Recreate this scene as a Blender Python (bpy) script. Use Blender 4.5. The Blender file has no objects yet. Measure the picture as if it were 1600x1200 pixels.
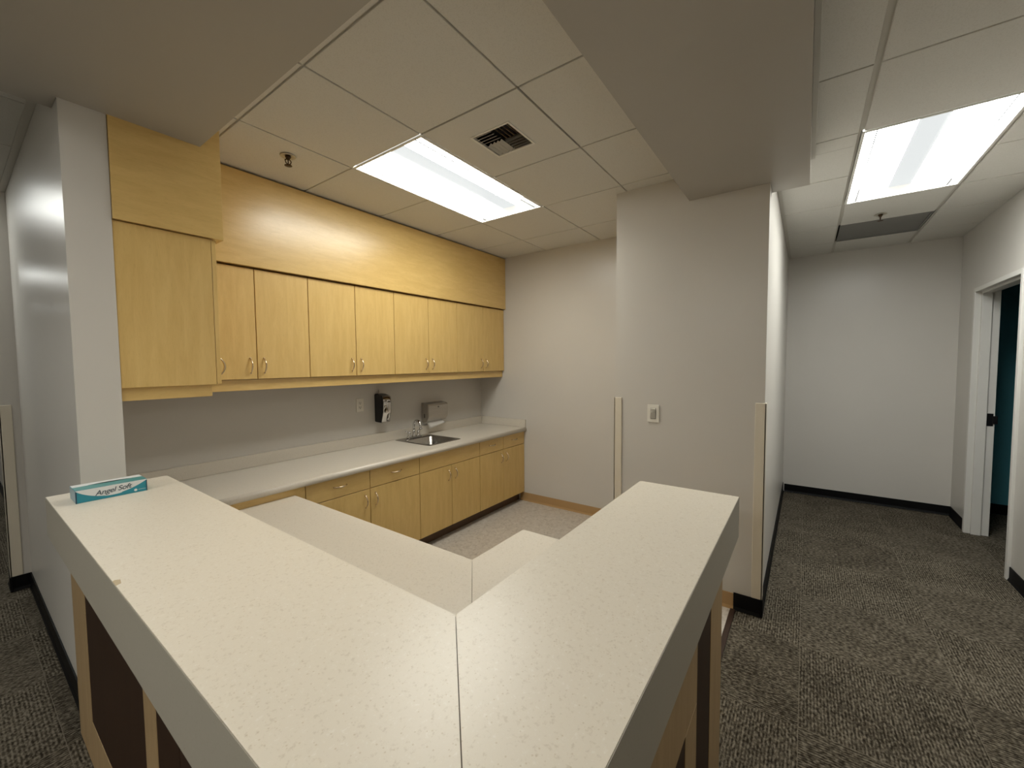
import bpy, bmesh, math, random
from mathutils import Vector, Matrix

sc = bpy.context.scene
COL = sc.collection
R = math.radians

# ------------------------------------------------------------------ materials
def _mat(name):
    m = bpy.data.materials.new(name)
    m.use_nodes = True
    nt = m.node_tree
    b = nt.nodes.get('Principled BSDF')
    return m, nt, b

def N(nt, t, **kw):
    n = nt.nodes.new(t)
    for k, v in kw.items():
        if k in n.inputs:
            n.inputs[k].default_value = v
        else:
            setattr(n, k, v)
    return n

def plain(name, col, rough=.5, metal=0.0, spec=.5, coat=0.0):
    m, nt, b = _mat(name)
    b.inputs['Base Color'].default_value = (*col, 1)
    b.inputs['Roughness'].default_value = rough
    b.inputs['Metallic'].default_value = metal
    b.inputs['Specular IOR Level'].default_value = spec
    b.inputs['Coat Weight'].default_value = coat
    return m

def ramp(nt, stops, interp='LINEAR'):
    r = nt.nodes.new('ShaderNodeValToRGB')
    r.color_ramp.interpolation = interp
    e = r.color_ramp.elements
    while len(e) < len(stops):
        e.new(.5)
    for i, (p, c) in enumerate(stops):
        e[i].position = p
        e[i].color = (*c, 1)
    return r

def coords(nt, scale=(1, 1, 1), out='Object'):
    t = nt.nodes.new('ShaderNodeTexCoord')
    mp = nt.nodes.new('ShaderNodeMapping')
    mp.inputs['Scale'].default_value = scale
    nt.links.new(t.outputs[out], mp.inputs['Vector'])
    return mp.outputs['Vector']

def paint(name, col, rough=.42, spec=.5, bump=.02):
    """eggshell wall paint: faint roller stipple"""
    m, nt, b = _mat(name)
    v = coords(nt)
    n = N(nt, 'ShaderNodeTexNoise', Scale=160.0, Detail=2.0)
    nt.links.new(v, n.inputs['Vector'])
    n2 = N(nt, 'ShaderNodeTexNoise', Scale=1.3, Detail=3.0)
    nt.links.new(v, n2.inputs['Vector'])
    rp = ramp(nt, [(.3, tuple(c * .975 for c in col)), (.7, tuple(min(1, c * 1.02) for c in col))])
    nt.links.new(n2.outputs['Fac'], rp.inputs['Fac'])
    nt.links.new(rp.outputs['Color'], b.inputs['Base Color'])
    bp = N(nt, 'ShaderNodeBump', Strength=bump, Distance=.004)
    nt.links.new(n.outputs['Fac'], bp.inputs['Height'])
    nt.links.new(bp.outputs['Normal'], b.inputs['Normal'])
    b.inputs['Roughness'].default_value = rough
    b.inputs['Specular IOR Level'].default_value = spec
    return m

def maple(name, c0, c1, rough=.36, scale=(9, 9, 1.1), spec=.5):
    """maple veneer: long faint grain, small flecks"""
    m, nt, b = _mat(name)
    v = coords(nt, scale)
    n = N(nt, 'ShaderNodeTexNoise', Scale=3.2, Detail=6.0, Roughness=.62, Distortion=.6)
    nt.links.new(v, n.inputs['Vector'])
    rp = ramp(nt, [(.32, c0), (.68, c1)])
    nt.links.new(n.outputs['Fac'], rp.inputs['Fac'])
    v2 = coords(nt, tuple(s * 9 for s in scale))
    n2 = N(nt, 'ShaderNodeTexNoise', Scale=3.0, Detail=3.0)
    nt.links.new(v2, n2.inputs['Vector'])
    rp2 = ramp(nt, [(.28, (.80, .76, .70)), (.44, (1, 1, 1))])
    nt.links.new(n2.outputs['Fac'], rp2.inputs['Fac'])
    mx = nt.nodes.new('ShaderNodeMix'); mx.data_type = 'RGBA'; mx.blend_type = 'MULTIPLY'
    mx.inputs['Factor'].default_value = .38
    nt.links.new(rp.outputs['Color'], mx.inputs[6]); nt.links.new(rp2.outputs['Color'], mx.inputs[7])
    nt.links.new(mx.outputs[2], b.inputs['Base Color'])
    b.inputs['Roughness'].default_value = rough
    b.inputs['Specular IOR Level'].default_value = spec
    return m

def laminate(name, base, dark, light, rough=.34, scale=95.0, spec=.5):
    """speckled counter laminate"""
    m, nt, b = _mat(name)
    v = coords(nt, (1, 1, 1))
    n = N(nt, 'ShaderNodeTexNoise', Scale=scale, Detail=3.0, Roughness=.6)
    nt.links.new(v, n.inputs['Vector'])
    rp = ramp(nt, [(.30, dark), (.43, base), (.60, base), (.72, light)])
    nt.links.new(n.outputs['Fac'], rp.inputs['Fac'])
    vo = N(nt, 'ShaderNodeTexVoronoi', Scale=scale * .75)
    nt.links.new(v, vo.inputs['Vector'])
    rp2 = ramp(nt, [(.09, (.76, .70, .60)), (.16, (1, 1, 1))])
    nt.links.new(vo.outputs['Distance'], rp2.inputs['Fac'])
    mx = nt.nodes.new('ShaderNodeMix'); mx.data_type = 'RGBA'; mx.blend_type = 'MULTIPLY'
    mx.inputs['Factor'].default_value = .6
    nt.links.new(rp.outputs['Color'], mx.inputs[6]); nt.links.new(rp2.outputs['Color'], mx.inputs[7])
    nt.links.new(mx.outputs[2], b.inputs['Base Color'])
    b.inputs['Roughness'].default_value = rough
    b.inputs['Specular IOR Level'].default_value = spec
    return m

def carpet_mat():
    """2 ft carpet tiles, loop pile in short ribs, neighbouring tiles turned a quarter"""
    m, nt, b = _mat('carpet_tiles')
    L = nt.links
    tc = nt.nodes.new('ShaderNodeTexCoord')
    def math_(op, a, bb=None):
        n = nt.nodes.new('ShaderNodeMath'); n.operation = op
        for i, x in enumerate((a, bb)):
            if x is None: continue
            if isinstance(x, (int, float)): n.inputs[i].default_value = x
            else: L.new(x, n.inputs[i])
        return n.outputs[0]
    sp = nt.nodes.new('ShaderNodeSeparateXYZ'); L.new(tc.outputs['Object'], sp.inputs[0])
    T = .61
    cx = math_('FLOOR', math_('DIVIDE', math_('ADD', sp.outputs[0], .385), T))
    cy = math_('FLOOR', math_('DIVIDE', math_('ADD', sp.outputs[1], .01), T))
    cell = nt.nodes.new('ShaderNodeCombineXYZ'); L.new(cx, cell.inputs[0]); L.new(cy, cell.inputs[1])
    wn = nt.nodes.new('ShaderNodeTexWhiteNoise'); wn.noise_dimensions = '3D'
    L.new(cell.outputs[0], wn.inputs['Vector'])
    flip = math_('FLOORED_MODULO', math_('ADD', cx, cy), 2.0)      # quarter-turn laying
    def pattern(sx, sy):
        mp = nt.nodes.new('ShaderNodeMapping'); mp.inputs['Scale'].default_value = (sx, sy, 1)
        L.new(tc.outputs['Object'], mp.inputs['Vector'])
        n = N(nt, 'ShaderNodeTexNoise', Scale=1.0, Detail=2.0, Roughness=.6)
        L.new(mp.outputs['Vector'], n.inputs['Vector'])
        return n.outputs['Fac']
    a = pattern(92, 50); c = pattern(50, 92)
    mixf = nt.nodes.new('ShaderNodeMix'); mixf.data_type = 'FLOAT'
    L.new(flip, mixf.inputs[0]); L.new(a, mixf.inputs[2]); L.new(c, mixf.inputs[3])
    # fine ribs running along the pile
    def rib(ax):
        s = math_('SINE', math_('MULTIPLY', sp.outputs[ax], 2 * math.pi / .0125))
        return math_('MULTIPLY', s, .5)
    ribm = nt.nodes.new('ShaderNodeMix'); ribm.data_type = 'FLOAT'
    L.new(flip, ribm.inputs[0]); L.new(rib(0), ribm.inputs[2]); L.new(rib(1), ribm.inputs[3])
    big = N(nt, 'ShaderNodeTexNoise', Scale=5.0, Detail=3.0); L.new(tc.outputs['Object'], big.inputs['Vector'])
    h = math_('ADD', math_('ADD', mixf.outputs[0], math_('MULTIPLY', ribm.outputs[0], .14)),
              math_('MULTIPLY', math_('SUBTRACT', big.outputs['Fac'], .5), .22))
    h = math_('ADD', h, math_('MULTIPLY', math_('SUBTRACT', wn.outputs['Value'], .5), .05))
    rp = ramp(nt, [(.33, (.021, .0165, .011)), (.50, (.078, .066, .048)), (.68, (.18, .157, .121))])
    L.new(h, rp.inputs['Fac'])
    # tile joints
    fx = math_('FRACT', math_('DIVIDE', math_('ADD', sp.outputs[0], .385), T))
    fy = math_('FRACT', math_('DIVIDE', math_('ADD', sp.outputs[1], .01), T))
    j = math_('MULTIPLY', math_('GREATER_THAN', fx, .0035), math_('GREATER_THAN', fy, .0035))
    jm = nt.nodes.new('ShaderNodeMix'); jm.data_type = 'RGBA'
    L.new(j, jm.inputs[0]); jm.inputs[6].default_value = (.15, .13, .10, 1); L.new(rp.outputs['Color'], jm.inputs[7])
    L.new(jm.outputs[2], b.inputs['Base Color'])
    bp = N(nt, 'ShaderNodeBump', Strength=.5, Distance=.006)
    L.new(h, bp.inputs['Height']); L.new(bp.outputs['Normal'], b.inputs['Normal'])
    b.inputs['Roughness'].default_value = .95
    b.inputs['Specular IOR Level'].default_value = .1
    return m

def vinyl_mat():
    m, nt, b = _mat('vinyl_sheet')
    v = coords(nt)
    n = N(nt, 'ShaderNodeTexNoise', Scale=26.0, Detail=7.0, Roughness=.68, Distortion=1.2)
    nt.links.new(v, n.inputs['Vector'])
    rp = ramp(nt, [(.30, (.36, .31, .26)), (.48, (.52, .47, .41)), (.62, (.58, .53, .47)), (.75, (.70, .66, .60))])
    nt.links.new(n.outputs['Fac'], rp.inputs['Fac'])
    nt.links.new(rp.outputs['Color'], b.inputs['Base Color'])
    b.inputs['Roughness'].default_value = .38
    return m

def tile_mat():
    """mineral fibre ceiling tile"""
    m, nt, b = _mat('ceiling_tile')
    v = coords(nt)
    n = N(nt, 'ShaderNodeTexNoise', Scale=210.0, Detail=2.0)
    nt.links.new(v, n.inputs['Vector'])
    rp = ramp(nt, [(.30, (.60, .585, .545)), (.50, (.655, .64, .60))])
    nt.links.new(n.outputs['Fac'], rp.inputs['Fac'])
    nt.links.new(rp.outputs['Color'], b.inputs['Base Color'])
    bp = N(nt, 'ShaderNodeBump', Strength=.12, Distance=.003)
    nt.links.new(n.outputs['Fac'], bp.inputs['Height']); nt.links.new(bp.outputs['Normal'], b.inputs['Normal'])
    b.inputs['Roughness'].default_value = .9
    b.inputs['Specular IOR Level'].default_value = .2
    return m

def glow(name, col, strength):
    m, nt, b = _mat(name)
    b.inputs['Base Color'].default_value = (.04, .04, .04, 1)
    b.inputs['Specular IOR Level'].default_value = .1
    b.inputs['Emission Color'].default_value = (*col, 1)
    b.inputs['Emission Strength'].default_value = strength
    b.inputs['Roughness'].default_value = .5
    return m

def brushed(name, col, rough, sc_=(4, 300, 300)):
    m, nt, b = _mat(name)
    v = coords(nt, sc_)
    n = N(nt, 'ShaderNodeTexNoise', Scale=1.0, Detail=2.0)
    nt.links.new(v, n.inputs['Vector'])
    rp = ramp(nt, [(.3, tuple(c * .85 for c in col)), (.7, col)])
    nt.links.new(n.outputs['Fac'], rp.inputs['Fac'])
    nt.links.new(rp.outputs['Color'], b.inputs['Base Color'])
    b.inputs['Metallic'].default_value = 1.0
    b.inputs['Roughness'].default_value = rough
    return m

WALL = paint('wall_paint', (.585, .56, .52), .30, .34, .012)
WALL_END = WALL
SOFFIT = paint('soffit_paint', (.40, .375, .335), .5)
TEAL = paint('teal_wall_paint', (.095, .37, .45), .5)
TRIM_WHITE = paint('door_frame_paint', (.66, .645, .61), .38, bump=.005)
GUARD = plain('vinyl_corner_guard', (.66, .60, .49), .4)
WOOD = maple('maple_veneer', (.605, .405, .140), (.68, .475, .180))
WOOD_H = maple('maple_veneer_horizontal', (.605, .405, .140), (.68, .475, .180), .28, scale=(1.6, 9, 9), spec=.75)
WOOD_TRIM = maple('maple_trim', (.31, .21, .105), (.36, .25, .13), .5)
WOOD_DARK_EDGE = plain('cabinet_edge', (.16, .09, .035), .5)
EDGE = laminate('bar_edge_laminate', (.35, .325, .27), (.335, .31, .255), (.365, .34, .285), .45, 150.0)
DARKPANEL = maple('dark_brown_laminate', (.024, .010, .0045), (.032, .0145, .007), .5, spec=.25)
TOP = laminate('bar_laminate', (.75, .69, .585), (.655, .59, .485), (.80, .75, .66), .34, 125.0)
DESKTOP = laminate('desk_laminate', (.66, .605, .52), (.56, .505, .42), (.69, .64, .56), .4, 130.0)
COUNTER = laminate('counter_laminate', (.63, .585, .51), (.57, .52, .45), (.67, .625, .56), .28, 130.0)
CARPET = carpet_mat()
VINYL = vinyl_mat()
TILE = tile_mat()
GRID = plain('ceiling_grid_paint', (.52, .50, .45), .5)
GRID_DARK = plain('ceiling_reveal', (.17, .155, .13), .7)
BLACKBASE = plain('black_rubber_base', (.004, .004, .0045), .5, spec=.15)
TANBASE = plain('tan_rubber_base', (.43, .27, .12), .42)
STRIP = plain('dark_transition_strip', (.035, .018, .012), .4)
TOEKICK = plain('toe_kick_brown', (.10, .055, .028), .5)
NICKEL = plain('brushed_nickel', (.66, .55, .40), .24, 1.0)
CHROME = plain('polished_chrome', (.58, .57, .56), .10, 1.0)
STEEL = brushed('brushed_stainless', (.50, .47, .43), .30)
STEEL_DARK = brushed('sink_stainless', (.42, .40, .37), .26)
BLACKPLASTIC = plain('black_plastic', (.006, .006, .007), .3)
PLATE = plain('white_plastic_plate', (.74, .71, .64), .3)
SLOT = plain('dark_slot', (.05, .045, .04), .5)
PAPER = plain('white_paper', (.86, .85, .83), .8)
WHITE_METAL = plain('white_enamel', (.74, .73, .69), .4)
VENT_FACE = plain('vent_enamel', (.74, .72, .67), .45)
DUCT = plain('duct_black', (.006, .006, .006), .8)
BRONZE = plain('aged_brass', (.07, .042, .02), .35, .8)
WIRE = plain('lens_frame_grey', (.035, .036, .036), .6)
GREYPANEL = plain('grey_return_mesh', (.20, .195, .185), .7)
LAMP_C = (1.0, .985, .895)
LAMP = glow('lamp_reflector_lit', LAMP_C, 15.5)
LAMP_B = glow('lamp_basket_lit', (.96, 1.0, 1.0), .66)
LAMP_E = glow('lamp_end_plate_lit', LAMP_C, .72)
LAMP_COR = glow('corridor_lamp_reflector_lit', (.985, 1.0, .95), 22.0)
LAMP_HALL = glow('hall_lamp_reflector_lit', (.98, 1.0, .95), 8.5)
LAMP_LOBBY = glow('lobby_lamp_reflector_lit', (1.0, .985, .91), 32.0)
LAMP_NEAR = glow('near_lobby_lamp_reflector_lit', (1.0, .98, .91), 7.0)
BOX_TEAL = plain('tissue_teal_print', (.022, .25, .33), .45)
BOX_GREEN = plain('tissue_top_print', (.095, .30, .30), .45)
BOX_WHITE = plain('tissue_white_print', (.72, .74, .74), .5)
BOX_PALE = plain('tissue_end_print', (.30, .39, .43), .5)
BOX_INK = plain('tissue_ink', (.055, .085, .11), .5)
BOX_NAVY = plain('tissue_navy_edge', (.012, .045, .085), .5)
BOX_PINK = plain('tissue_pink_print', (.45, .30, .34), .5)
CHIPWOOD = plain('bare_particleboard', (.50, .40, .26), .8)
MITRE = plain('mitre_joint', (.10, .08, .06), .7)

# ------------------------------------------------------------------ mesh helpers
def B():
    return bmesh.new()

def box(bm, x0, x1, y0, y1, z0, z1, bev=0.0, seg=1, mi=0):
    t = bmesh.new()
    bmesh.ops.create_cube(t, size=1.0)
    for v in t.verts:
        v.co = Vector(((x0 + x1) / 2 + v.co.x * (x1 - x0), (y0 + y1) / 2 + v.co.y * (y1 - y0), (z0 + z1) / 2 + v.co.z * (z1 - z0)))
    if bev:
        bmesh.ops.bevel(t, geom=list(t.edges), offset=bev, segments=seg, affect='EDGES', profile=.6)
    merge(bm, t, mi)

def merge(bm, t, mi=0):
    mp = {}
    for v in t.verts:
        mp[v] = bm.verts.new(v.co)
    for f in t.faces:
        try:
            nf = bm.faces.new([mp[v] for v in f.verts]); nf.material_index = mi; nf.smooth = f.smooth
        except ValueError:
            pass
    t.free()

def prism(bm, pts, z0, z1, bev=0.0, mi=0):
    """polygon in x,y (counter-clockwise) pulled up from z0 to z1"""
    t = bmesh.new()
    lo = [t.verts.new((x, y, z0)) for x, y in pts]
    hi = [t.verts.new((x, y, z1)) for x, y in pts]
    n = len(pts)
    t.faces.new(lo[::-1]); t.faces.new(hi)
    for i in range(n):
        t.faces.new((lo[i], lo[(i + 1) % n], hi[(i + 1) % n], hi[i]))
    bmesh.ops.recalc_face_normals(t, faces=t.faces)
    if bev:
        es = [e for e in t.edges if abs(e.verts[0].co.z - e.verts[1].co.z) < 1e-6]
        bmesh.ops.bevel(t, geom=es, offset=bev, segments=2, affect='EDGES')
    merge(bm, t, mi)

def extrude_x(bm, prof, x0, x1, mi=0, smooth=False):
    """profile of (y, z) points pulled along x"""
    t = bmesh.new()
    a = [t.verts.new((x0, y, z)) for y, z in prof]
    b = [t.verts.new((x1, y, z)) for y, z in prof]
    n = len(prof)
    t.faces.new(a); t.faces.new(b[::-1])
    for i in range(n):
        f = t.faces.new((a[i], b[i], b[(i + 1) % n], a[(i + 1) % n])); f.smooth = smooth
    bmesh.ops.recalc_face_normals(t, faces=t.faces)
    merge(bm, t, mi)

def tube(bm, pts, rad, seg=10, caps=True, mi=0):
    """round bar along pts; rad a number or one per point"""
    t = bmesh.new()
    P = [Vector(p) for p in pts]
    if not isinstance(rad, (list, tuple)):
        rad = [rad] * len(P)
    rings = []
    up = None
    for i, p in enumerate(P):
        d = (P[min(i + 1, len(P) - 1)] - P[max(i - 1, 0)]).normalized()
        if up is None:
            up = Vector((0, 0, 1)) if abs(d.z) < .9 else Vector((1, 0, 0))
        s = d.cross(up).normalized(); up = s.cross(d).normalized()
        rings.append([t.verts.new(p + (s * math.cos(a) + up * math.sin(a)) * rad[i]) for a in [2 * math.pi * k / seg for k in range(seg)]])
    for i in range(len(rings) - 1):
        for k in range(seg):
            f = t.faces.new((rings[i][k], rings[i][(k + 1) % seg], rings[i + 1][(k + 1) % seg], rings[i + 1][k])); f.smooth = True
    if caps:
        t.faces.new(rings[0][::-1]); t.faces.new(rings[-1])
    bmesh.ops.recalc_face_normals(t, faces=t.faces)
    merge(bm, t, mi)

def lathe(bm, prof, cx, cy, seg=24, mi=0):
    """(radius, z) profile turned about a vertical axis"""
    t = bmesh.new()
    rings = []
    for r, z in prof:
        if r < 1e-5:
            rings.append([t.verts.new((cx, cy, z))])
        else:
            rings.append([t.verts.new((cx + r * math.cos(2 * math.pi * k / seg), cy + r * math.sin(2 * math.pi * k / seg), z)) for k in range(seg)])
    for i in range(len(rings) - 1):
        a, b = rings[i], rings[i + 1]
        for k in range(seg):
            k2 = (k + 1) % seg
            if len(a) == 1 and len(b) == 1: continue
            if len(a) == 1: f = t.faces.new((a[0], b[k], b[k2]))
            elif len(b) == 1: f = t.faces.new((a[k], a[k2], b[0]))
            else: f = t.faces.new((a[k], a[k2], b[k2], b[k]))
            f.smooth = True
    bmesh.ops.recalc_face_normals(t, faces=t.faces)
    merge(bm, t, mi)

def obj(name, bm, mats, parent=None, loc=None):
    me = bpy.data.meshes.new(name)
    bm.to_mesh(me); bm.free()
    for m in (mats if isinstance(mats, (list, tuple)) else [mats]):
        me.materials.append(m)
    o = bpy.data.objects.new(name, me)
    COL.objects.link(o)
    if parent is not None:
        o.parent = parent
    if loc is not None:
        o.location = loc
    return o

def struct(name, bm, mats):
    o = obj(name, bm, mats)
    o['kind'] = 'structure'
    return o

def tag(o, label, cat, group=None):
    o['label'] = label; o['category'] = cat
    if group: o['group'] = group
    return o

def thing(name, label, cat, loc=(0, 0, 0), group=None):
    o = bpy.data.objects.new(name, None)
    COL.objects.link(o); o.location = loc; o.empty_display_size = .1
    return tag(o, label, cat, group)

def copy_part(src, parent, loc=None, rot=None):
    c = src.copy(); COL.objects.link(c); c.parent = parent
    if loc is not None: c.location = loc
    if rot is not None: c.rotation_euler = rot
    return c

def bx(name, mat, parent, *a, **k):
    b = B(); box(b, *a, **k)
    return obj(name, b, mat, parent)

# ------------------------------------------------------------------ measured plan (metres; camera stands at x=0, y=0)
ZC = 2.74; ZS = 2.58
XR = 3.7725; YW = 3.173                     # nook right wall, cabinet wall
SX0, SX1, SY = .300, .435, 2.340            # wall stub at the left
CX, CY0, CY1 = 2.830, .192, 1.112           # pier between nook and corridor
XH, YC = 5.787, -1.200                      # corridor end wall, corridor right wall
WX = -1.75                                  # hall left wall
LX = -6.6                                   # lobby far wall

# ---- floor
b = B(); box(b, -6.8, 7.0, -5.0, 14.2, -.12, 0); struct('floor', b, CARPET)
b = B(); prism(b, [(.41, .372), (1.64, .372), (1.64, .352), (CX - .002, .352), (CX - .002, CY1 - .0), (CX, CY1), (XR, CY1), (XR, YW), (.435, YW), (.435, 2.34), (.41, 2.34)], 0.0005, .004)
struct('floor_nook', b, VINYL)
b = B(); box(b, 1.662, CX - .003, .322, .351, .0005, .008, .002); struct('trim_1', b, STRIP)

# ---- walls
b = B(); box(b, SX1, XR, YW, YW + .12, 0, 2.9); struct('wall_back', b, WALL)
b = B(); prism(b, [(SX0, SY), (SX1, SY), (SX1, 14.2), (.36, 14.2), (.36, 4.62), (.214, 4.62), (.214, 4.42), (SX0, 4.42)], 0, 2.9); struct('wall_left', b, WALL)
b = B(); prism(b, [(CX, CY0), (XH, CY0), (XH, CY0 + .13), (XR + .15, CY0 + .13), (XR + .15, YW + .12), (XR, YW + .12), (XR, CY1), (CX, CY1)], 0, 2.9); struct('wall_right', b, WALL)
b = B(); box(b, XH, XH + .12, YC - .125, CY0 + .13, 0, 2.9); struct('wall_corridor_end', b, WALL)
# corridor right wall with the door opening
DX0, DX1, DH = 4.362, 5.27, 2.125
b = B()
box(b, LX, DX0 - .055, YC - .125, YC, 0, 2.9)
box(b, DX1 + .055, XH, YC - .125, YC, 0, 2.9)
box(b, DX0 - .055, DX1 + .055, YC - .125, YC, DH + .055, 2.9)
struct('wall_corridor_right', b, WALL)
b = B(); box(b, WX - .12, WX, 2.454, 14.2, 0, 2.9); box(b, LX, WX - .12, 2.454, 2.58, 0, 2.9); struct('wall_hall_left', b, WALL)
b = B(); box(b, LX - .12, LX, YC - .125, 2.58, 0, 2.9); struct('wall_lobby_end', b, WALL)
b = B(); box(b, WX, .36, 14.08, 14.2, 0, 2.9); struct('wall_hall_end', b, WALL)
# the teal room behind the door
b = B()
box(b, 6.11, 6.22, -4.6, YC - .125, 0, 2.9)
box(b, 3.2, 6.11, -4.72, -4.6, 0, 2.9)
box(b, 3.09, 3.2, -4.6, YC - .125, 0, 2.9)
box(b, XH + .125, 6.11, YC - .24, YC - .126, 0, 2.9)
struct('wall_teal_room', b, TEAL)
b = B(); box(b, 3.2, 6.11, -4.6, YC - .125, 2.74, 2.86); struct('ceiling_teal_room', b, TILE)
b = B(); box(b, 6.097, 6.11, -4.6, YC - .245, .004, .105, .003); struct('baseboard_teal_room', b, BLACKBASE)

# ---- soffit over the bar (L) and the slab above it
b = B()
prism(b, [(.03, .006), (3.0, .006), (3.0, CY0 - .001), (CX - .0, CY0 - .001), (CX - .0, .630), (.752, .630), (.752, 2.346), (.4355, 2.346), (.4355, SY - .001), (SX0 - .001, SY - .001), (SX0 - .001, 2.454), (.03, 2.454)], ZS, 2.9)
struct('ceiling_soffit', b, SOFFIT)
b = B(); box(b, -6.8, 7.0, -5.0, 14.3, 2.95, 3.0); struct('ceiling_deck', b, GRID_DARK)

# ---- hung ceilings: tiles + grid, one mesh per field
def hung(name, x0, x1, y0, y1, xl, yl, gx, gy, skip=(), z=ZC, plain_cells=()):
    """tiles drop a little below the grid; gx = width of joints that run along x, gy = along y"""
    bm = B()
    xl = sorted(xl); yl = sorted(yl)
    xs = [x0] + [x for x in xl if x0 + .02 < x < x1 - .02] + [x1]
    ys = [y0] + [y for y in yl if y0 + .02 < y < y1 - .02] + [y1]
    for i in range(len(xs) - 1):
        for j in range(len(ys) - 1):
            cx, cy = (xs[i] + xs[i + 1]) / 2, (ys[j] + ys[j + 1]) / 2
            if any(a < cx < c and d < cy < e for a, c, d, e in skip):
                continue
            ax = gy / 2 if i > 0 else .0; bx_ = gy / 2 if i < len(xs) - 2 else .0
            ay = gx / 2 if j > 0 else .0; by = gx / 2 if j < len(ys) - 2 else .0
            box(bm, xs[i] + ax, xs[i + 1] - bx_, ys[j] + ay, ys[j + 1] - by, z, z + .016, .0015, mi=0)
            box(bm, xs[i], xs[i + 1], ys[j], ys[j + 1], z + .009, z + .03, mi=1)
    return struct(name, bm, [TILE, GRID])

T = .6096
GX0, GY0 = 1.4995, 1.648
NXL = [GX0 + k * T for k in range(-2, 6)]; NYL = [GY0 + k * T for k in range(-3, 4)]
VEN = (GX0, GX0 + T, GY0 - T, GY0)
LT = (GX0, GX0 + 2 * T, GY0, GY0 + T)
hung('ceiling_nook', .752, XR, .630, YW, NXL, NYL, .009, .009, skip=[VEN, LT])
CXL = [2.845 + k * T for k in range(-15, 6)]
CYL = [-.205, -.205 - T]
CLT = (2.845, 2.845 + 2 * T, -.205 - T, -.205)
CRP = (2.845 + 3 * T, 2.845 + 4 * T, -.205 - T, -.205)
hung('ceiling_corridor', LX, 3.0, YC, .006, CXL, CYL, .024, .009, skip=[CLT, CRP])
hung('ceiling_corridor_end', 3.0, XH, YC, CY0, CXL, CYL, .024, .009, skip=[CLT, CRP])
HYL = [2.89 + k * T for k in range(-5, 20)]
HXL = [-.01 - k * T for k in range(-1, 12)]
HT = [(-.01 - T, -.01, y, y + 2 * T) for y in (2.89 + 2 * T, 2.89 + 8 * T, 2.89 + 15 * T)]
LB = [(-.01 - (k + 1) * T, -.01 - k * T, 2.89 - 4 * T, 2.89 - 2 * T) for k in (0, 4, 8)]
hung('ceiling_hall', WX, .36, 2.454, 14.08, HXL, HYL, .009, .022, skip=HT)
hung('ceiling_lobby', LX, .03, .006, 2.454, HXL, HYL, .009, .022, skip=LB)
# wall angles
b = B(); box(b, .03, 3.012, -.016, .0055, ZC - .014, ZC - .0005, .001); struct('trim_2', b, GRID)
b = B(); box(b, 3.0125, XH, CY0 - .024, CY0 - .0005, ZC - .006, ZC - .0005); struct('trim_3', b, GRID)
b = B(); box(b, SX0 - .03, SX0 - .0005, 2.455, 4.42, ZC - .008, ZC - .0005); struct('trim_4', b, GRID)

# ---- baseboards (rubber cove)
def cove(bm, axis, c, s, a0, a1, h=.1, t=.006, foot=.014):
    """axis 'x': wall plane x=c, the base standing off in direction s, running a0..a1 along y"""
    prof = [(0, 0), (foot, 0), (foot * .8, .004), (t, .018), (t, h), (0, h)]
    t_ = bmesh.new()
    def P(d, z, a):
        return (c + s * d, a, z + .0045) if axis == 'x' else (a, c + s * d, z + .0045)
    A = [t_.verts.new(P(d, z, a0)) for d, z in prof]; Bv = [t_.verts.new(P(d, z, a1)) for d, z in prof]
    n = len(prof)
    t_.faces.new(A); t_.faces.new(Bv[::-1])
    for i in range(n):
        t_.faces.new((A[i], Bv[i], Bv[(i + 1) % n], A[(i + 1) % n]))
    bmesh.ops.recalc_face_normals(t_, faces=t_.faces)
    merge(bm, t_)

b = B(); cove(b, 'x', XR - .0005, -1, CY1 + .0005, 2.60, .092); struct('baseboard_right', b, TANBASE)
b = B(); cove(b, 'x', CX - .0005, -1, .336, CY1 - .03, .098); struct('baseboard_pier', b, TANBASE)
b = B(); cove(b, 'x', CX - .0005, -1, CY0 - .014, .335, .105); cove(b, 'y', CY0 - .0005, -1, CX - .014, XH - .001, .105); struct('baseboard_corridor_left', b, BLACKBASE)
b = B(); cove(b, 'x', XH - .0005, -1, YC + .001, CY0 - .015, .092); struct('baseboard_corridor_end', b, BLACKBASE)
b = B(); cove(b, 'y', YC + .0005, 1, DX1 + .057, XH - .015, .095); cove(b, 'y', YC + .0005, 1, LX + .01, DX0 - .057, .095); struct('baseboard_corridor_right', b, BLACKBASE)
b = B(); cove(b, 'x', SX0 - .0005, -1, 2.466, 4.4195, .10); cove(b, 'y', 4.4195, -1, .200, SX0 - .0005, .10); cove(b, 'x', .2135, -1, 4.405, 4.62, .10); cove(b, 'x', .3595, -1, 4.625, 14.0, .10); struct('baseboard_left', b, BLACKBASE)
b = B(); cove(b, 'x', WX + .0005, 1, 2.46, 14.0, .10); struct('baseboard_hall_left', b, BLACKBASE)

# ---- door frame of the teal room (hollow metal, no leaf in view)
b = B()
yo, yi = YC + .018, YC - .137
for s, x in ((1, DX1), (-1, DX0)):
    def bxs(a, c, *r, **k):
        box(b, min(x + s * a, x + s * c), max(x + s * a, x + s * c), *r, **k)
    bxs(.016, .053, yo - .042, yo, .001, DH + .053, .0025)        # corridor face and first rabbet
    bxs(0, .053, yo - .1035, yo - .0422, .001, DH + .053, .0015)  # stop
    bxs(.016, .053, yi, yo - .1037, .001, DH + .053, .0015)       # second rabbet
box(b, DX0 - .0158, DX1 + .0158, yo - .042, yo, DH + .016, DH + .053, .0025)
box(b, DX0 + .0002, DX1 - .0002, yo - .1035, yo - .0422, DH, DH + .053, .0015)
box(b, DX0 - .0158, DX1 + .0158, yi, yo - .1037, DH + .016, DH + .053, .0015)
door = struct('door_1', b, TRIM_WHITE)
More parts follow.
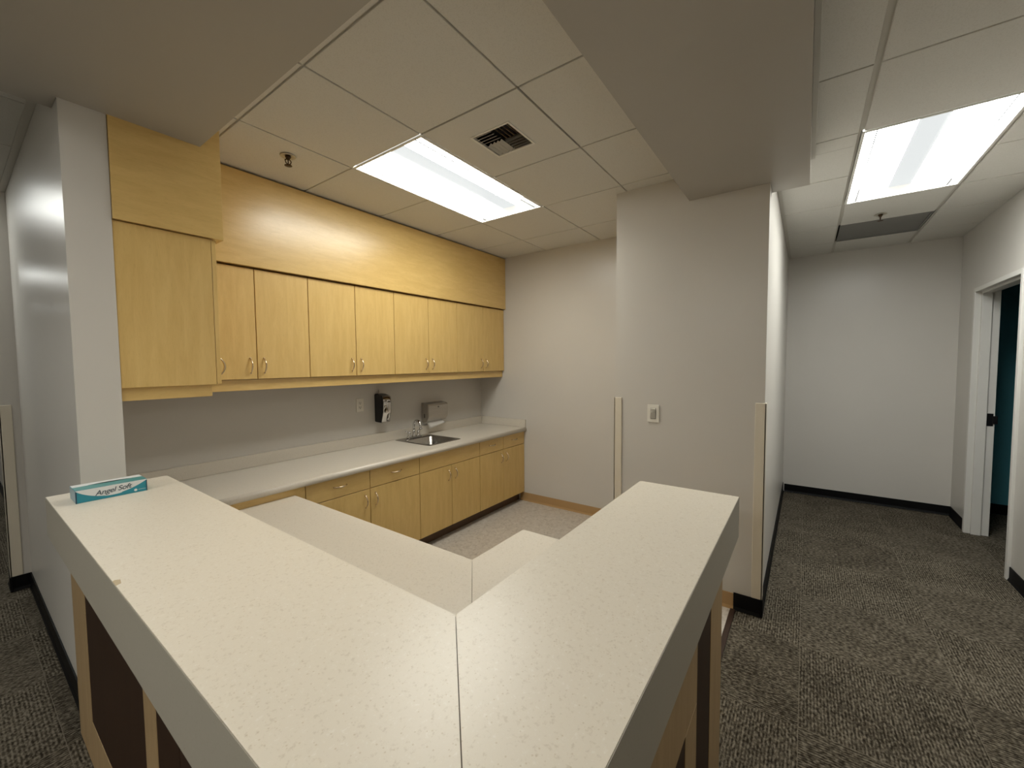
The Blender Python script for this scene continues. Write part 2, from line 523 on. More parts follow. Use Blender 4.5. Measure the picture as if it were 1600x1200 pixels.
b = B(); box(b, DX1 + .0125, DX1 + .0155, yi + .010, yi + .049, .975, 1.085, .0008)
box(b, DX1 + .004, DX1 + .0124, yi - .014, yi + .014, .995, 1.065, .003)
sp_ = obj('strike_plate', b, BLACKPLASTIC, door); sp_['label'] = 'black strike plate'

# ------------------------------------------------------------------ vinyl corner guards
def guard(name, label, sx, sy, cx, cy, z0, z1, w=.048):
    """two thin wings round an outside corner; sx, sy point out of the wall"""
    bm = B(); t = .009
    xa, xb = sorted((cx + sx * .0005, cx + sx * t)); ya, yb = sorted((cy + sy * t, cy - sy * w))
    box(bm, xa, xb, ya, yb, z0, z1, .002)
    xa, xb = sorted((cx + sx * t, cx - sx * w)); ya, yb = sorted((cy + sy * .0005, cy + sy * t))
    box(bm, xa, xb, ya, yb, z0, z1, .002)
    return tag(obj(name, bm, GUARD), label, 'corner guard', 'cream wall corner guards')
guard('corner_guard', 'cream corner guard on the kitchen-side corner of the pier, left of the light switch', -1, 1, CX, CY1, .104, 1.303)
guard('corner_guard', 'cream corner guard on the corridor-side corner of the pier, above black base', -1, -1, CX, CY0, .1115, 1.306)
guard('corner_guard', 'cream corner guard at the far left edge, in the hallway behind the counter', -1, -1, .214, 4.42, .107, 1.296)

# ------------------------------------------------------------------ pulls
def handle_mesh():
    bm = B()
    pts, rad = [], []
    n = 14
    for i in range(n + 1):
        t = i / n
        a = math.pi * t
        pts.append((0, -.003 - .027 * math.sin(a) ** .8, -.047 + .094 * t))
        rad.append(.0033 + .0017 * math.sin(a))
    tube(bm, pts, rad, 10)
    for z in (-.047, .047):
        t = bmesh.new(); bmesh.ops.create_cone(t, cap_ends=True, segments=10, radius1=.0052, radius2=.0044, depth=.006,
                                               matrix=Matrix.Translation((0, -.003, z)) @ Matrix.Rotation(R(90), 4, 'X'))
        merge(bm, t)
    return bm
HANDLE = None
def handle(parent, loc, rot=(0, 0, 0)):
    global HANDLE
    if HANDLE is None:
        HANDLE = obj('handle', handle_mesh(), NICKEL, parent, loc); HANDLE.rotation_euler = rot
        HANDLE['label'] = 'arched nickel pull'
        return HANDLE
    return copy_part(HANDLE, parent, loc, rot)

def door_leaf(parent, name, x0, x1, y, z0, z1, mat=WOOD, t=.019, hx=None, hz=None, hrot=(0, 0, 0)):
    """a slab front; the face looks to -y at y; gap left round it"""
    g = .0023
    bm = B(); box(bm, x0 + g, x1 - g, 0, t, z0 + g, z1 - g, .0012)
    d = obj(name, bm, mat, parent, (0, y, 0))
    if hx is not None:
        handle(d, (hx, 0, hz), hrot)
    return d

# ------------------------------------------------------------------ wall cabinets
YU, ZUB, ZUT = 2.820, 1.466, 2.161
UB = [.806, 1.502, 2.231, 2.994, XR - .004]
UM = [1.163, 1.867, 2.616, 3.398]
ULAB = ['maple wall cabinet with two doors, leftmost of the row, next to the deep corner cabinet',
        'maple two-door wall cabinet above the power outlet, second from the left of the row',
        'maple two-door wall cabinet above the soap dispenser, third from the left of the row',
        'maple two-door wall cabinet at the right end of the row, against the side wall']
for i in range(4):
    x0, x1, xm = UB[i], UB[i + 1], UM[i]
    w = x1 - x0
    t = thing('wall_cabinet', ULAB[i], 'cabinet', (x0, 0, ZUB), 'maple wall cabinets over the counter')
    bm = B(); box(bm, .0006, w - .0006, YU + .0215, YW - .001, 0, ZUT - ZUB)
    box(bm, .0006, w - .0006, YU + .020, YU + .0215, .001, ZUT - ZUB)
    obj('carcass', bm, WOOD_DARK_EDGE, t)
    h = ZUT - ZUB
    door_leaf(t, 'door', 0, xm - x0, YU, 0, h - .004, hx=xm - x0 - .040, hz=.086)
    door_leaf(t, 'door', xm - x0, w, YU, 0, h - .004, hx=xm - x0 + .040, hz=.086)

# tall fascia above the wall cabinets and the light rail below them
bm = B(); box(bm, .8365, XR - .003, 2.793, 2.815, 2.164, ZC - .013, .001)
box(bm, .8365, XR - .003, 2.815, YW - .001, 2.1655, 2.185)
tag(obj('fascia_panel', bm, WOOD_H), 'long maple fascia panel between wall cabinets and ceiling, catching the lamp glare', 'panel')
bm = B(); box(bm, .770, XR - .004, 2.846, 2.864, 1.397, ZUB - .0007, .001)
tag(obj('light_rail', bm, WOOD_H), 'maple light rail running under the row of wall cabinets', 'rail')

# deep corner cabinet on the stub wall: its side panel faces us, its door faces the nook
t = thing('wall_cabinet', 'deep maple corner wall cabinet at left, blank side panel facing the counter', 'cabinet', (SX1 + .002, 2.349, 1.4625))
bm = B(); box(bm, 0, .3455, 0, .019, 0, .700, .0012); obj('side_panel', bm, WOOD, t)
bm = B(); box(bm, 0, .3455, .0195, YW - 2.349 - .001, .004, .699); obj('carcass', bm, WOOD_DARK_EDGE, t)
bm = B(); box(bm, .3475, .3665, .0, .465, .002, .697, .0012)
d = obj('door', bm, WOOD, t)
handle(d, (.3665, .040, .088), (0, 0, R(90)))
bm = B(); box(bm, .0, .331, .018, .036, -.057, -.0006, .001); box(bm, .313, .331, .0365, .492, -.057, -.0006, .001)
obj('light_rail', bm, WOOD_H, t)
bm = B(); box(bm, .4368, .833, 2.334, 2.366, 2.166, ZC - .004, .001)
box(bm, .815, .833, 2.3665, 2.792, 2.166, ZC - .012, .001)
box(bm, .4368, .8145, 2.3665, 2.79, 2.1665, 2.18)
tag(obj('fascia_panel', bm, WOOD_H), 'maple fascia box above the deep corner cabinet, under the soffit', 'panel')

# ------------------------------------------------------------------ base cabinets
YB, ZBT, ZBB, ZDR = 2.548, .7915, .102, .6556
def base_cabinet(x0, x1, xm, label, drawers):
    w = x1 - x0
    t = thing('base_cabinet', label, 'cabinet', (x0, YB, .0045), 'maple base cabinets under the counter')
    bm = B()
    d1 = YW - YB - .001
    if drawers:
        box(bm, .0006, w - .0006, .0215, d1, ZBB, ZBT - .005)
    else:                                                     # open box: the sink basin hangs inside
        box(bm, .0006, .018, .0215, d1, ZBB, ZBT - .005); box(bm, w - .018, w - .0006, .0215, d1, ZBB, ZBT - .005)
        box(bm, .018, w - .018, .0215, .040, ZBB, ZBT - .005); box(bm, .018, w - .018, d1 - .015, d1, ZBB, ZBT - .005)
        box(bm, .018, w - .018, .040, d1 - .015, ZBB, ZBB + .018)
    obj('carcass', bm, WOOD_DARK_EDGE, t)
    bm = B(); box(bm, .0006, w - .0006, .075, .093, 0, ZBB - .0005); obj('toe_kick', bm, TOEKICK, t)
    m = xm - x0
    dz = ZDR - .0045
    if drawers:
        door_leaf(t, 'drawer', 0, m, 0, dz, ZBT - .004, WOOD_H, hx=m / 2, hz=(dz + ZBT) / 2 + .006, hrot=(0, R(90), 0))
        door_leaf(t, 'drawer', m, w, 0, dz, ZBT - .004, WOOD_H, hx=(m + w) / 2, hz=(dz + ZBT) / 2 + .006, hrot=(0, R(90), 0))
    else:
        door_leaf(t, 'false_front', 0, w, 0, dz, ZBT - .004, WOOD_H)
    door_leaf(t, 'door', 0, m, 0, ZBB, dz, hx=m - .043, hz=.565)
    door_leaf(t, 'door', m, w, 0, ZBB, dz, hx=m + .043, hz=.565)
    return t
base_cabinet(1.3012, 2.238, 1.770, 'maple base cabinet with two drawers over two doors, left of the sink', True)
base_cabinet(2.2385, 2.999, 2.6106, 'maple sink base cabinet with plain front over two doors, below the sink', False)
base_cabinet(2.9995, XR - .003, 3.383, 'narrower maple base cabinet with two drawers, against the side wall', True)
bm = B(); box(bm, .437, 1.2985, YB, YB + .019, .105, ZBT - .001, .0012); box(bm, .437, 1.2985, YB + .075, YB + .093, .0045, .1045)
tag(obj('filler_panel', bm, WOOD_H), 'plain maple filler panel behind the low desk, left of the drawers', 'panel')

# ------------------------------------------------------------------ laminate worktop with rolled front edge
ZK = .836
SK = (2.463, 2.837, 2.668, 3.100)          # sink cut-out
t = thing('worktop', 'long grey-beige laminate worktop with rolled front edge and backsplash', 'counter', (0, 0, 0))
bm = B()
r = .019
prof = [(SK[2], ZK)]
for k in range(0, 11):
    a = R(90 + 18 * k)
    prof.append((2.534 + r * math.cos(a) - 0 + .0, ZK - .0215 + .0215 * math.sin(a)))
prof += [(SK[2], ZK - .043)]
extrude_x(bm, prof, .437, XR - .0025, smooth=True)
for f in bm.faces:
    n = f.normal
    f.smooth = False if abs(f.calc_center_median().y - SK[2]) < .08 and f.calc_center_median().y > 2.545 else f.smooth
box(bm, .437, SK[0], SK[2], YW - .0005, ZK - .035, ZK)
box(bm, SK[1], XR - .0025, SK[2], YW - .0005, ZK - .035, ZK)
box(bm, SK[0], SK[1], SK[3], YW - .0005, ZK - .035, ZK)
obj('countertop', bm, COUNTER, t)
bm = B(); box(bm, .4375, XR - .003, YW - .020, YW - .0008, ZK + .0002, .924, .003, 2); obj('backsplash', bm, COUNTER, t)
bm = B(); box(bm, XR - .022, XR - .003, 2.523, YW - .0205, ZK + .0002, .924, .003, 2); obj('side_splash', bm, COUNTER, t)
bm = B(); box(bm, .4375, .4565, 2.545, YW - .0205, ZK + .0002, .924, .003, 2); obj('side_splash', bm, COUNTER, t)

# ------------------------------------------------------------------ sink
def rrect(x0, x1, y0, y1, r, z, n=6):
    out = []
    for cx, cy, a0 in ((x1 - r, y1 - r, 0), (x0 + r, y1 - r, 90), (x0 + r, y0 + r, 180), (x1 - r, y0 + r, 270)):
        for k in range(n + 1):
            a = R(a0 + 90 * k / n)
            out.append((cx + r * math.cos(a), cy + r * math.sin(a), z))
    return out
def loft(bm, loops, close_last=True):
    t = bmesh.new()
    V = [[t.verts.new(p) for p in L] for L in loops]
    n = len(V[0])
    for i in range(len(V) - 1):
        for k in range(n):
            f = t.faces.new((V[i][k], V[i][(k + 1) % n], V[i + 1][(k + 1) % n], V[i + 1][k])); f.smooth = True
    if close_last:
        t.faces.new(V[-1])
    bmesh.ops.recalc_face_normals(t, faces=t.faces)
    for f in t.faces:
        pass
    merge(bm, t)
t = thing('sink', 'small square stainless steel drop-in sink set into the worktop', 'sink', (2.650, 2.888, ZK))
bm = B()
ox, oy = .203, .238
bx0, bx1, by0, by1 = -.165, .165, -.200, .135
loft(bm, [rrect(-ox, ox, -oy, oy, .02, .0006), rrect(-ox, ox, -oy, oy, .02, .0030), rrect(-ox + .004, ox - .004, -oy + .004, oy - .004, .018, .0042),
          rrect(bx0 - .012, bx1 + .012, by0 - .012, by1 + .012, .055, .0036), rrect(bx0, bx1, by0, by1, .05, -.004),
          rrect(bx0 + .008, bx1 - .008, by0 + .008, by1 - .008, .048, -.13), rrect(bx0 + .03, bx1 - .03, by0 + .03, by1 - .03, .04, -.152)])
obj('basin', bm, STEEL_DARK, t)
bm = B(); lathe(bm, [(0, -.1495), (.022, -.1495), (.03, -.147), (.042, -.1465), (.044, -.1512)], 0, -.03, 20); obj('drain', bm, CHROME, t)

# faucet, centre-set with two levers
t = thing('faucet', 'chrome gooseneck faucet with two lever handles behind the sink basin', 'faucet', (2.632, 3.066, ZK + .0045))
bm = B(); box(bm, -.080, .080, -.024, .024, 0, .016, .008, 3); obj('base', bm, CHROME, t)
bm = B(); lathe(bm, [(.020, .0162), (.019, .022), (.013, .035), (.0145, .05), (.012, .058)], 0, 0, 18)
pts = [(0, 0, .055), (0, 0, .10)]
for k in range(1, 13):
    a = R(180 - 15 * k)
    pts.append((0, -.048 - .048 * math.cos(a), .115 + .055 * math.sin(a)))
pts += [(0, -.096, .098)]
tube(bm, pts, [.0115] * (len(pts) - 1) + [.0135], 14); obj('spout', bm, CHROME, t)
bm0 = B(); lathe(bm0, [(.021, .0162), (.020, .022), (.0135, .036), (.016, .052), (.015, .062), (.006, .068), (0, .068)], 0, 0, 18)
tube(bm0, [(0, 0, .060), (-.022, -.004, .068), (-.05, -.008, .074)], [.006, .005, .0065], 10)
h1 = obj('lever_handle', bm0, CHROME, t, (-.056, 0, 0))
h2 = copy_part(h1, t, (.056, 0, 0), (0, 0, R(180)))

# ------------------------------------------------------------------ soap dispenser
t = thing('soap_dispenser', 'black and chrome wall soap dispenser between power outlet and sink', 'dispenser', (2.318, YW - .0008, 1.027))
bm = B()
# black body: tapering shell, rounded top front
side = [(0, .004), (-.062, .0), (-.070, .012), (-.082, .10), (-.080, .22), (-.070, .245), (-.03, .257), (0, .258)]
tt = bmesh.new()
A = [tt.verts.new((-.060, y, z)) for y, z in side]; Bv = [tt.verts.new((.060, y, z)) for y, z in side]
n = len(side); tt.faces.new(A); tt.faces.new(Bv[::-1])
for i in range(n): tt.faces.new((A[i], Bv[i], Bv[(i + 1) % n], A[(i + 1) % n]))
bmesh.ops.recalc_face_normals(tt, faces=tt.faces)
bmesh.ops.bevel(tt, geom=[e for e in tt.edges if abs(e.verts[0].co.x - e.verts[1].co.x) < 1e-6 and e.calc_length() > 0 and min(e.verts[0].co.y, e.verts[1].co.y) < -.02], offset=.006, segments=2, affect='EDGES')
merge(bm, tt)
for v in bm.verts: v.co.x *= .76; v.co.y *= 1.42
obj('body', bm, BLACKPLASTIC, t)
# chrome cover wrapped round the front
bm = B(); tt = bmesh.new()
rows = [(.004, .060, .070, .012), (.03, .058, .077, .016), (.10, .057, .096, .022), (.18, .0575, .100, .024), (.228, .058, .092, .022), (.244, .054, .078, .012)]
G = []
for z, hw, dep, bul in rows:
    row = []
    for k in range(13):
        u = -1 + 2 * k / 12
        row.append(tt.verts.new((hw * u, -(dep - .012) - bul * (1 - abs(u) ** 2.2), z)))
    G.append(row)
for i in range(len(G) - 1):
    for k in range(12):
        f = tt.faces.new((G[i][k], G[i][k + 1], G[i + 1][k + 1], G[i + 1][k])); f.smooth = True
bmesh.ops.recalc_face_normals(tt, faces=tt.faces)
bmesh.ops.solidify(tt, geom=list(tt.faces), thickness=-.003)
merge(bm, tt)
for v in bm.verts: v.co.x *= .76; v.co.y -= .033
obj('cover', bm, CHROME, t)
bm = B(); box(bm, -.016, .016, -.1465, -.1435, .185, .197, .001); obj('window', bm, BLACKPLASTIC, t)
bm = B(); tube(bm, [(-.02, -.03, .250), (-.02, -.03, .285)], .0045, 8); tube(bm, [(-.02, -.03, .285), (-.02, -.03, .297)], .0025, 8); obj('key', bm, STEEL, t)

# ------------------------------------------------------------------ paper towel dispenser and its towel
t = thing('towel_dispenser', 'brushed steel folded paper towel dispenser on the wall behind the sink', 'dispenser', (2.965, YW - .0008, .962))
bm = B()
prof = [(0, 0), (-.060, 0), (-.085, .025), (-.100, .055), (-.100, .172), (-.094, .182), (0, .196)]
tt = bmesh.new()
A = [tt.verts.new((-.140, y, z)) for y, z in prof]; Bv = [tt.verts.new((.140, y, z)) for y, z in prof]
n = len(prof); tt.faces.new(A); tt.faces.new(Bv[::-1])
for i in range(n): tt.faces.new((A[i], Bv[i], Bv[(i + 1) % n], A[(i + 1) % n]))
bmesh.ops.recalc_face_normals(tt, faces=tt.faces)
bmesh.ops.bevel(tt, geom=list(tt.edges), offset=.004, segments=2, affect='EDGES')
merge(bm, tt); obj('housing', bm, STEEL, t)
bm = B(); box(bm, -.134, .134, -.1025, -.1002, .050, .168, .001); obj('front_cover', bm, STEEL, t)
bm = B(); tube(bm, [(0, -.1025, .150), (0, -.107, .150)], .0085, 14); obj('lock', bm, plain('lock_grey', (.18, .17, .15), .4, .8), t)
bm = B(); box(bm, -.1415, -.1402, -.052, -.040, .045, .085); obj('sight_slot', bm, SLOT, t)
bm = B(); tt = bmesh.new()
G = []
for k in range(9):
    u = k / 8
    x = -.120 + .225 * u
    drop = .062 - .042 * u
    row = [(x, -.050, -.002), (x - .0, -.066, -.006 - .2 * drop), (x + .004, -.080, -.006 - .6 * drop), (x + .006, -.088, -.006 - drop)]
    G.append([tt.verts.new(p) for p in row])
for i in range(8):
    for k in range(3):
        f = tt.faces.new((G[i][k], G[i][k + 1], G[i + 1][k + 1], G[i + 1][k])); f.smooth = True
bmesh.ops.solidify(tt, geom=list(tt.faces), thickness=.0012)
merge(bm, tt)
tag(obj('paper_towel', bm, PAPER, None, (2.965, YW - .0008, .962)), 'white paper towel hanging out of the steel dispenser', 'paper towel')

# ------------------------------------------------------------------ power outlet, light switch
t = thing('power_outlet', 'white duplex power outlet on the wall left of the soap dispenser', 'outlet', (2.119, YW - .0008, 1.196))
bm = B(); box(bm, -.036, .036, -.006, 0, -.058, .058, .003, 2); obj('cover_plate', bm, PLATE, t)
for z in (-.0195, .0195):
    bm = B(); box(bm, -.017, .017, -.0085, -.0062, z - .0145, z + .0145, .001)
    rc = obj('receptacle', bm, PLATE, t)
    bm = B(); box(bm, -.0085, -.0055, -.0092, -.0086, z - .003, z + .008); box(bm, .0055, .0085, -.0092, -.0086, z - .003, z + .007); box(bm, -.003, .003, -.0092, -.0086, z - .0115, z - .006)
    obj('slots', bm, SLOT, rc)
t = thing('light_switch', 'white rocker light switch on the pier beside the corridor', 'switch', (CX - .0008, .842, 1.203))
bm = B(); box(bm, -.007, 0, -.040, .040, -.060, .060, .003, 2); obj('cover_plate', bm, PLATE, t)
bm = B(); box(bm, -.0078, -.0072, -.0185, .0185, -.037, .037); obj('frame_gap', bm, SLOT, t)
bm = B()
tt = bmesh.new()
q = [(-.0165, .034, -.0086), (.0165, .034, -.0086), (.0165, .006, -.0135), (-.0165, .006, -.0135), (.0165, -.034, -.0095), (-.0165, -.034, -.0095)]
bmv = [tt.verts.new((x, y, z)) for y, z, x in q]
tt.faces.new([bmv[0], bmv[1], bmv[2], bmv[3]]); tt.faces.new([bmv[3], bmv[2], bmv[4], bmv[5]])
bmesh.ops.solidify(tt, geom=list(tt.faces), thickness=.002)
merge(bm, tt)
box(bm, -.017, -.008, -.0165, .0165, .028, .036, .002)
box(bm, -.0135, -.0128, -.005, .005, -.004, -.001)
obj('rocker', bm, PLATE, t)

# ------------------------------------------------------------------ ceiling lamps: recessed troffers
def troffer(label, x0, x1, y0, y1, lit, group, along='x'):
    cx, cy = (x0 + x1) / 2, (y0 + y1) / 2
    t = thing('ceiling_light', label, 'ceiling light', (cx, cy, ZC), group)
    hl, hw = T - .004, T / 2 - .004
    def M(p):
        return p if along == 'x' else (p[1], p[0], p[2])
    def BX(bm, a0, a1, b0, b1, c0, c1, **k):
        if along == 'x': box(bm, a0, a1, b0, b1, c0, c1, **k)
        else: box(bm, b0, b1, a0, a1, c0, c1, **k)
    # flange
    bm = B(); e = .013
    BX(bm, -hl, hl, -hw, -hw + e, -.003, .004, bev=.001); BX(bm, -hl, hl, hw - e, hw, -.003, .004, bev=.001)
    BX(bm, -hl, -hl + e, -hw + e, hw - e, -.003, .004, bev=.001); BX(bm, hl - e, hl, -hw + e, hw - e, -.003, .004, bev=.001)
    obj('flange', bm, WHITE_METAL, t)
    # pan above
    bm = B(); BX(bm, -hl, hl, -hw, hw, .135, .14); BX(bm, -hl, hl, -hw, -hw + .003, .0045, .1345); BX(bm, -hl, hl, hw - .003, hw, .0045, .1345)
    obj('pan', bm, WHITE_METAL, t)
    # twin vaulted lit reflectors
    tt = bmesh.new(); cols = []
    n = 28; w = hw - .016
    prof = []
    for k in range(n + 1):
        u = -1 + 2 * k / n
        y = w * u
        v = abs(u)
        if v < .24: z = .060
        else:
            s = (v - .24) / .76
            z = .060 + .058 * math.sin(math.pi * min(1, s * 1.02)) ** .7 * (1 - .25 * s) if s < .98 else .006
            z = max(z * (1 - s ** 6) + .006 * s ** 6, .006)
        prof.append((y, z))
    xs = [-hl + .016, -hl + .05, -.3, 0, .3, hl - .05, hl - .016]
    rowsV = [[tt.verts.new(M((x, y, z))) for y, z in prof] for x in xs]
    for i in range(len(xs) - 1):
        for k in range(n):
            f = tt.faces.new((rowsV[i][k], rowsV[i][k + 1], rowsV[i + 1][k + 1], rowsV[i + 1][k])); f.smooth = True
            um = abs(-1 + 2 * (k + .5) / n)
            f.material_index = 1 if um < .24 else 0
    bmesh.ops.recalc_face_normals(tt, faces=tt.faces)
    if sum(f.normal.z for f in tt.faces) > 0:
        bmesh.ops.reverse_faces(tt, faces=tt.faces)
    bm = B()
    for mi in (0, 1): pass
    mp = {v: bm.verts.new(v.co) for v in tt.verts}
    for f in tt.faces:
        nf = bm.faces.new([mp[v] for v in f.verts]); nf.material_index = f.material_index; nf.smooth = True
    tt.free()
    obj('reflector', bm, [lit, LAMP_B], t)
    # end plates closing the vaults
    bm = B(); BX(bm, -hl + .0132, -hl + .016, -w, w, .0045, .13); obj('end_plate', bm, LAMP_E, t)
    bm = B(); BX(bm, hl - .016, hl - .0132, -w, w, .0045, .13); obj('end_plate', bm, LAMP_E, t)
    # lens wires
    for s in (-1, 1):
        bm = B(); tube(bm, [M((-hl + .017, s * (hw - .062), .003)), M((hl - .017, s * (hw - .062), .003))], .003, 6)
        obj('lens_wire', bm, WIRE, t)
    return t
troffer('bright rectangular ceiling light over the kitchen nook, beside the square vent', *LT[:2], *LT[2:], LAMP, 'lit ceiling troffers')
troffer('bright rectangular ceiling light over the corridor at right', *CLT[:2], *CLT[2:], LAMP_COR, 'lit ceiling troffers')
HL = ['ceiling light in the left hallway nearest the wall stub', 'ceiling light halfway down the left hallway', 'ceiling light at the far end of the left hallway']
HL += ['lit ceiling light over the lobby just left of the bar corner', 'lit ceiling light in the middle of the lobby', 'lit ceiling light at the far end of the lobby']
for (a, c, d, e), lab in zip(HT + LB, HL):
    troffer(lab, a, c, d, e, (LAMP_NEAR if 'bar corner' in lab else LAMP_LOBBY) if lab.startswith('lit') else LAMP_HALL, 'lit ceiling troffers', 'y')

# ------------------------------------------------------------------ ceiling vent (four-way) in its tile
vx, vy = 1.797, 1.338
t = thing('ceiling_vent', 'square ceiling air vent with four-way slats beside the nook light', 'vent', (vx, vy, ZC))
bm = B(); q = .1255
X0, X1, Y0, Y1 = VEN[0] + .0055 - vx, VEN[1] - .0055 - vx, VEN[2] + .0055 - vy, VEN[3] - .0055 - vy
for a in ((X0, X1, Y0, -q), (X0, X1, q, Y1), (X0, -q, -q, q), (q, X1, -q, q)):
    box(bm, *a, 0, .012)
obj('panel', bm, TILE, t)
bm = B(); e = .012
for a in ((-q, q, -q, -q + e), (-q, q, q - e, q), (-q, -q + e, -q + e, q - e), (q - e, q, -q + e, q - e)):
    box(bm, *a, -.004, .010, .001)
obj('frame', bm, VENT_FACE, t)
bm = B()
box(bm, -q, q, -q, q, .07, .072)
for a in ((-q, q, -q, -q + .002), (-q, q, q - .002, q), (-q, -q + .002, -q, q), (q - .002, q, -q, q)):
    box(bm, *a, .0125, .07)
obj('duct', bm, DUCT, t)
def blade(kx, ky, along, throw, i):
    """one curved slat in quadrant kx, ky"""
    tt = bmesh.new()
    L = .056; cxq, cyq = kx * .0575, ky * .0575
    off = -.036 + .024 * i
    prof = [(-.008, .013), (-.002, .006), (.005, .001), (.013, -.001)]
    A = []
    for s in (-L, L):
        row = []
        for u, z in prof:
            uu = u * throw + off
            row.append(tt.verts.new((cxq + (s if along == 'x' else uu), cyq + (uu if along == 'x' else s), z)))
        A.append(row)
    for k in range(3):
        f = tt.faces.new((A[0][k], A[0][k + 1], A[1][k + 1], A[1][k])); f.smooth = True
    bmesh.ops.solidify(tt, geom=list(tt.faces), thickness=.0012)
    return tt
for kx, ky, al, th in ((-1, 1, 'y', -1), (-1, -1, 'x', -1), (1, -1, 'y', 1), (1, 1, 'x', 1)):
    for i in range(4):
        bm = B(); merge(bm, blade(kx, ky, al, th, i)); obj('slat', bm, VENT_FACE, t)

# ------------------------------------------------------------------ grey return panel + sprinklers
x0, x1, y0, y1 = CRP
t = thing('return_air_panel', 'dull grey return air panel in the corridor ceiling behind the sprinkler', 'vent', ((x0 + x1) / 2, (y0 + y1) / 2, ZC))
hx, hy = (x1 - x0) / 2 - .005, (y1 - y0) / 2 - .012
bm = B(); box(bm, -hx, hx, -hy, hy, .006, .012); obj('mesh_core', bm, GREYPANEL, t)
bm = B()
for a in ((-hx, hx, -hy, -hy + .012), (-hx, hx, hy - .012, hy), (-hx, -hx + .012, -hy + .012, hy - .012), (hx - .012, hx, -hy + .012, hy - .012)):
    box(bm, *a, .0, .0058)
obj('frame', bm, GREYPANEL, t)

def sprinkler(label, x, y):
    t = thing('ceiling_sprinkler', label, 'sprinkler', (x, y, ZC - .0003), 'ceiling sprinklers')
    bm = B(); lathe(bm, [(.016, -.001), (.036, -.0005), (.041, -.004), (.038, -.007), (.018, -.004), (.016, -.001)], 0, 0, 28)
    obj('escutcheon', bm, BRASS_E, t)
    bm = B(); lathe(bm, [(0, -.002), (.015, -.002), (.015, -.012), (.009, -.018), (.009, -.024), (0, -.024)], 0, 0, 14)
    for s in (-1, 1):
        tube(bm, [(s * .008, 0, -.020), (s * .017, 0, -.030), (s * .012, 0, -.044), (0, 0, -.050)], .003, 8)
    tube(bm, [(0, 0, -.024), (0, 0, -.048)], .003, 8)
    obj('head', bm, BRONZE, t)
    bm = B()
    lathe(bm, [(0, -.052), (.006, -.052), (.020, -.0555), (.020, -.057), (0, -.057)], 0, 0, 16)
    obj('deflector', bm, BRONZE, t)
BRASS_E = plain('sprinkler_escutcheon', (.50, .46, .38), .35, .3)
sprinkler('bronze fire sprinkler in the nook ceiling above the maple fascia', 1.197, 2.412)
sprinkler('small fire sprinkler in the corridor ceiling, before the grey panel', 4.50, -.462)

# ------------------------------------------------------------------ service bar (L-shaped, two mitred tops)
ZB, ZBA = 1.060, .910
bxo, bxi, byo, byi, bxe = .2055, .5700, .1880, .5520, 1.681
t = thing('service_bar', 'L-shaped cream speckled service bar with maple trim and dark brown panels', 'counter', (0, 0, 0))
g = .0007
def rc(cx, cy, r, a0, a1, n=4):
    return [(cx + r * math.cos(R(a0 + (a1 - a0) * k / n)), cy + r * math.sin(R(a0 + (a1 - a0) * k / n))) for k in range(n + 1)]
rr = .012
ang = math.atan2(byi - byo, bxi - bxo); ux, uy = -math.sin(ang) * g, math.cos(ang) * g
bm = B()
prism(bm, [(bxo, byo + 2 * g), (bxi + ux, byi + uy)] + rc(bxi - rr, SY - .001 - rr, rr, 0, 90) + [(bxo, SY - .001)], ZBA, ZB, .0004)
obj('top_section', bm, TOP, t)
bm = B()
prism(bm, [(bxo + 2 * g, byo), (bxe, byo)] + rc(bxe - rr, byi - rr, rr, 0, 90) + [(bxi - ux, byi - uy)], ZBA, ZB, .0004)
obj('top_section', bm, TOP, t)
bm = B(); d = .004
prism(bm, [(bxo + .006, byo + .006), (bxo + .006 + d, byo + .006), (bxi - .004, byi - .004 - .0), (bxi - .004 - d, byi - .004)], ZBA + .005, ZB - .0009)
obj('joint', bm, MITRE, t)
# grey-beige edge band round both arms
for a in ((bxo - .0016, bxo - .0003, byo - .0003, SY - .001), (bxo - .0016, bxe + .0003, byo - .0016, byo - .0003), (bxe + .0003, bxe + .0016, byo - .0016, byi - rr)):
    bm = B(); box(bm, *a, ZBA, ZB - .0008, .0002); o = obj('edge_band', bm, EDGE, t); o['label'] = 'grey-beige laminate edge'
# chipped spot on the left edge
bm = B(); prism(bm, [(bxo + .0003, 1.257), (bxo + .010, 1.262), (bxo + .013, 1.285), (bxo + .004, 1.292), (bxo + .0003, 1.288)], ZB - .004, ZB + .0004)
c = obj('chip', bm, CHIPWOOD, t); c['label'] = 'bare brown chip in the laminate edge'
# left arm front
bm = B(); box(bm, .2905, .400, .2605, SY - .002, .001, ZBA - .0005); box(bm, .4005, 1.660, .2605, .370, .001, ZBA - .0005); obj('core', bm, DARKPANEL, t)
xa, xb = .270, .290
bm = B(); box(bm, xa, xb, 2.180, SY - .002, .001, ZBA - .0005, .001); box(bm, xa, SX0 - .0006, SY - .0015, 2.462, .001, ZBA - .0005, .001); obj('stile', bm, WOOD_TRIM, t)
bm = B(); box(bm, xa, xb, 1.300, 1.412, .2005, ZBA - .0005, .001); obj('stile', bm, WOOD_TRIM, t)
bm = B(); box(bm, xa, xb, .2365, .360, .2005, ZBA - .0005, .001); obj('stile', bm, WOOD_TRIM, t)
bm = B(); box(bm, xa, xb, .2365, 2.1795, .001, .200, .001); obj('bottom_rail', bm, WOOD_TRIM, t)
for a0, a1 in ((1.4125, 2.1795), (1.1275, 1.2995), (.3605, 1.1255)):
    bm = B(); box(bm, .2712, .290, a0, a1, .2005, ZBA - .0005); obj('panel', bm, DARKPANEL, t)
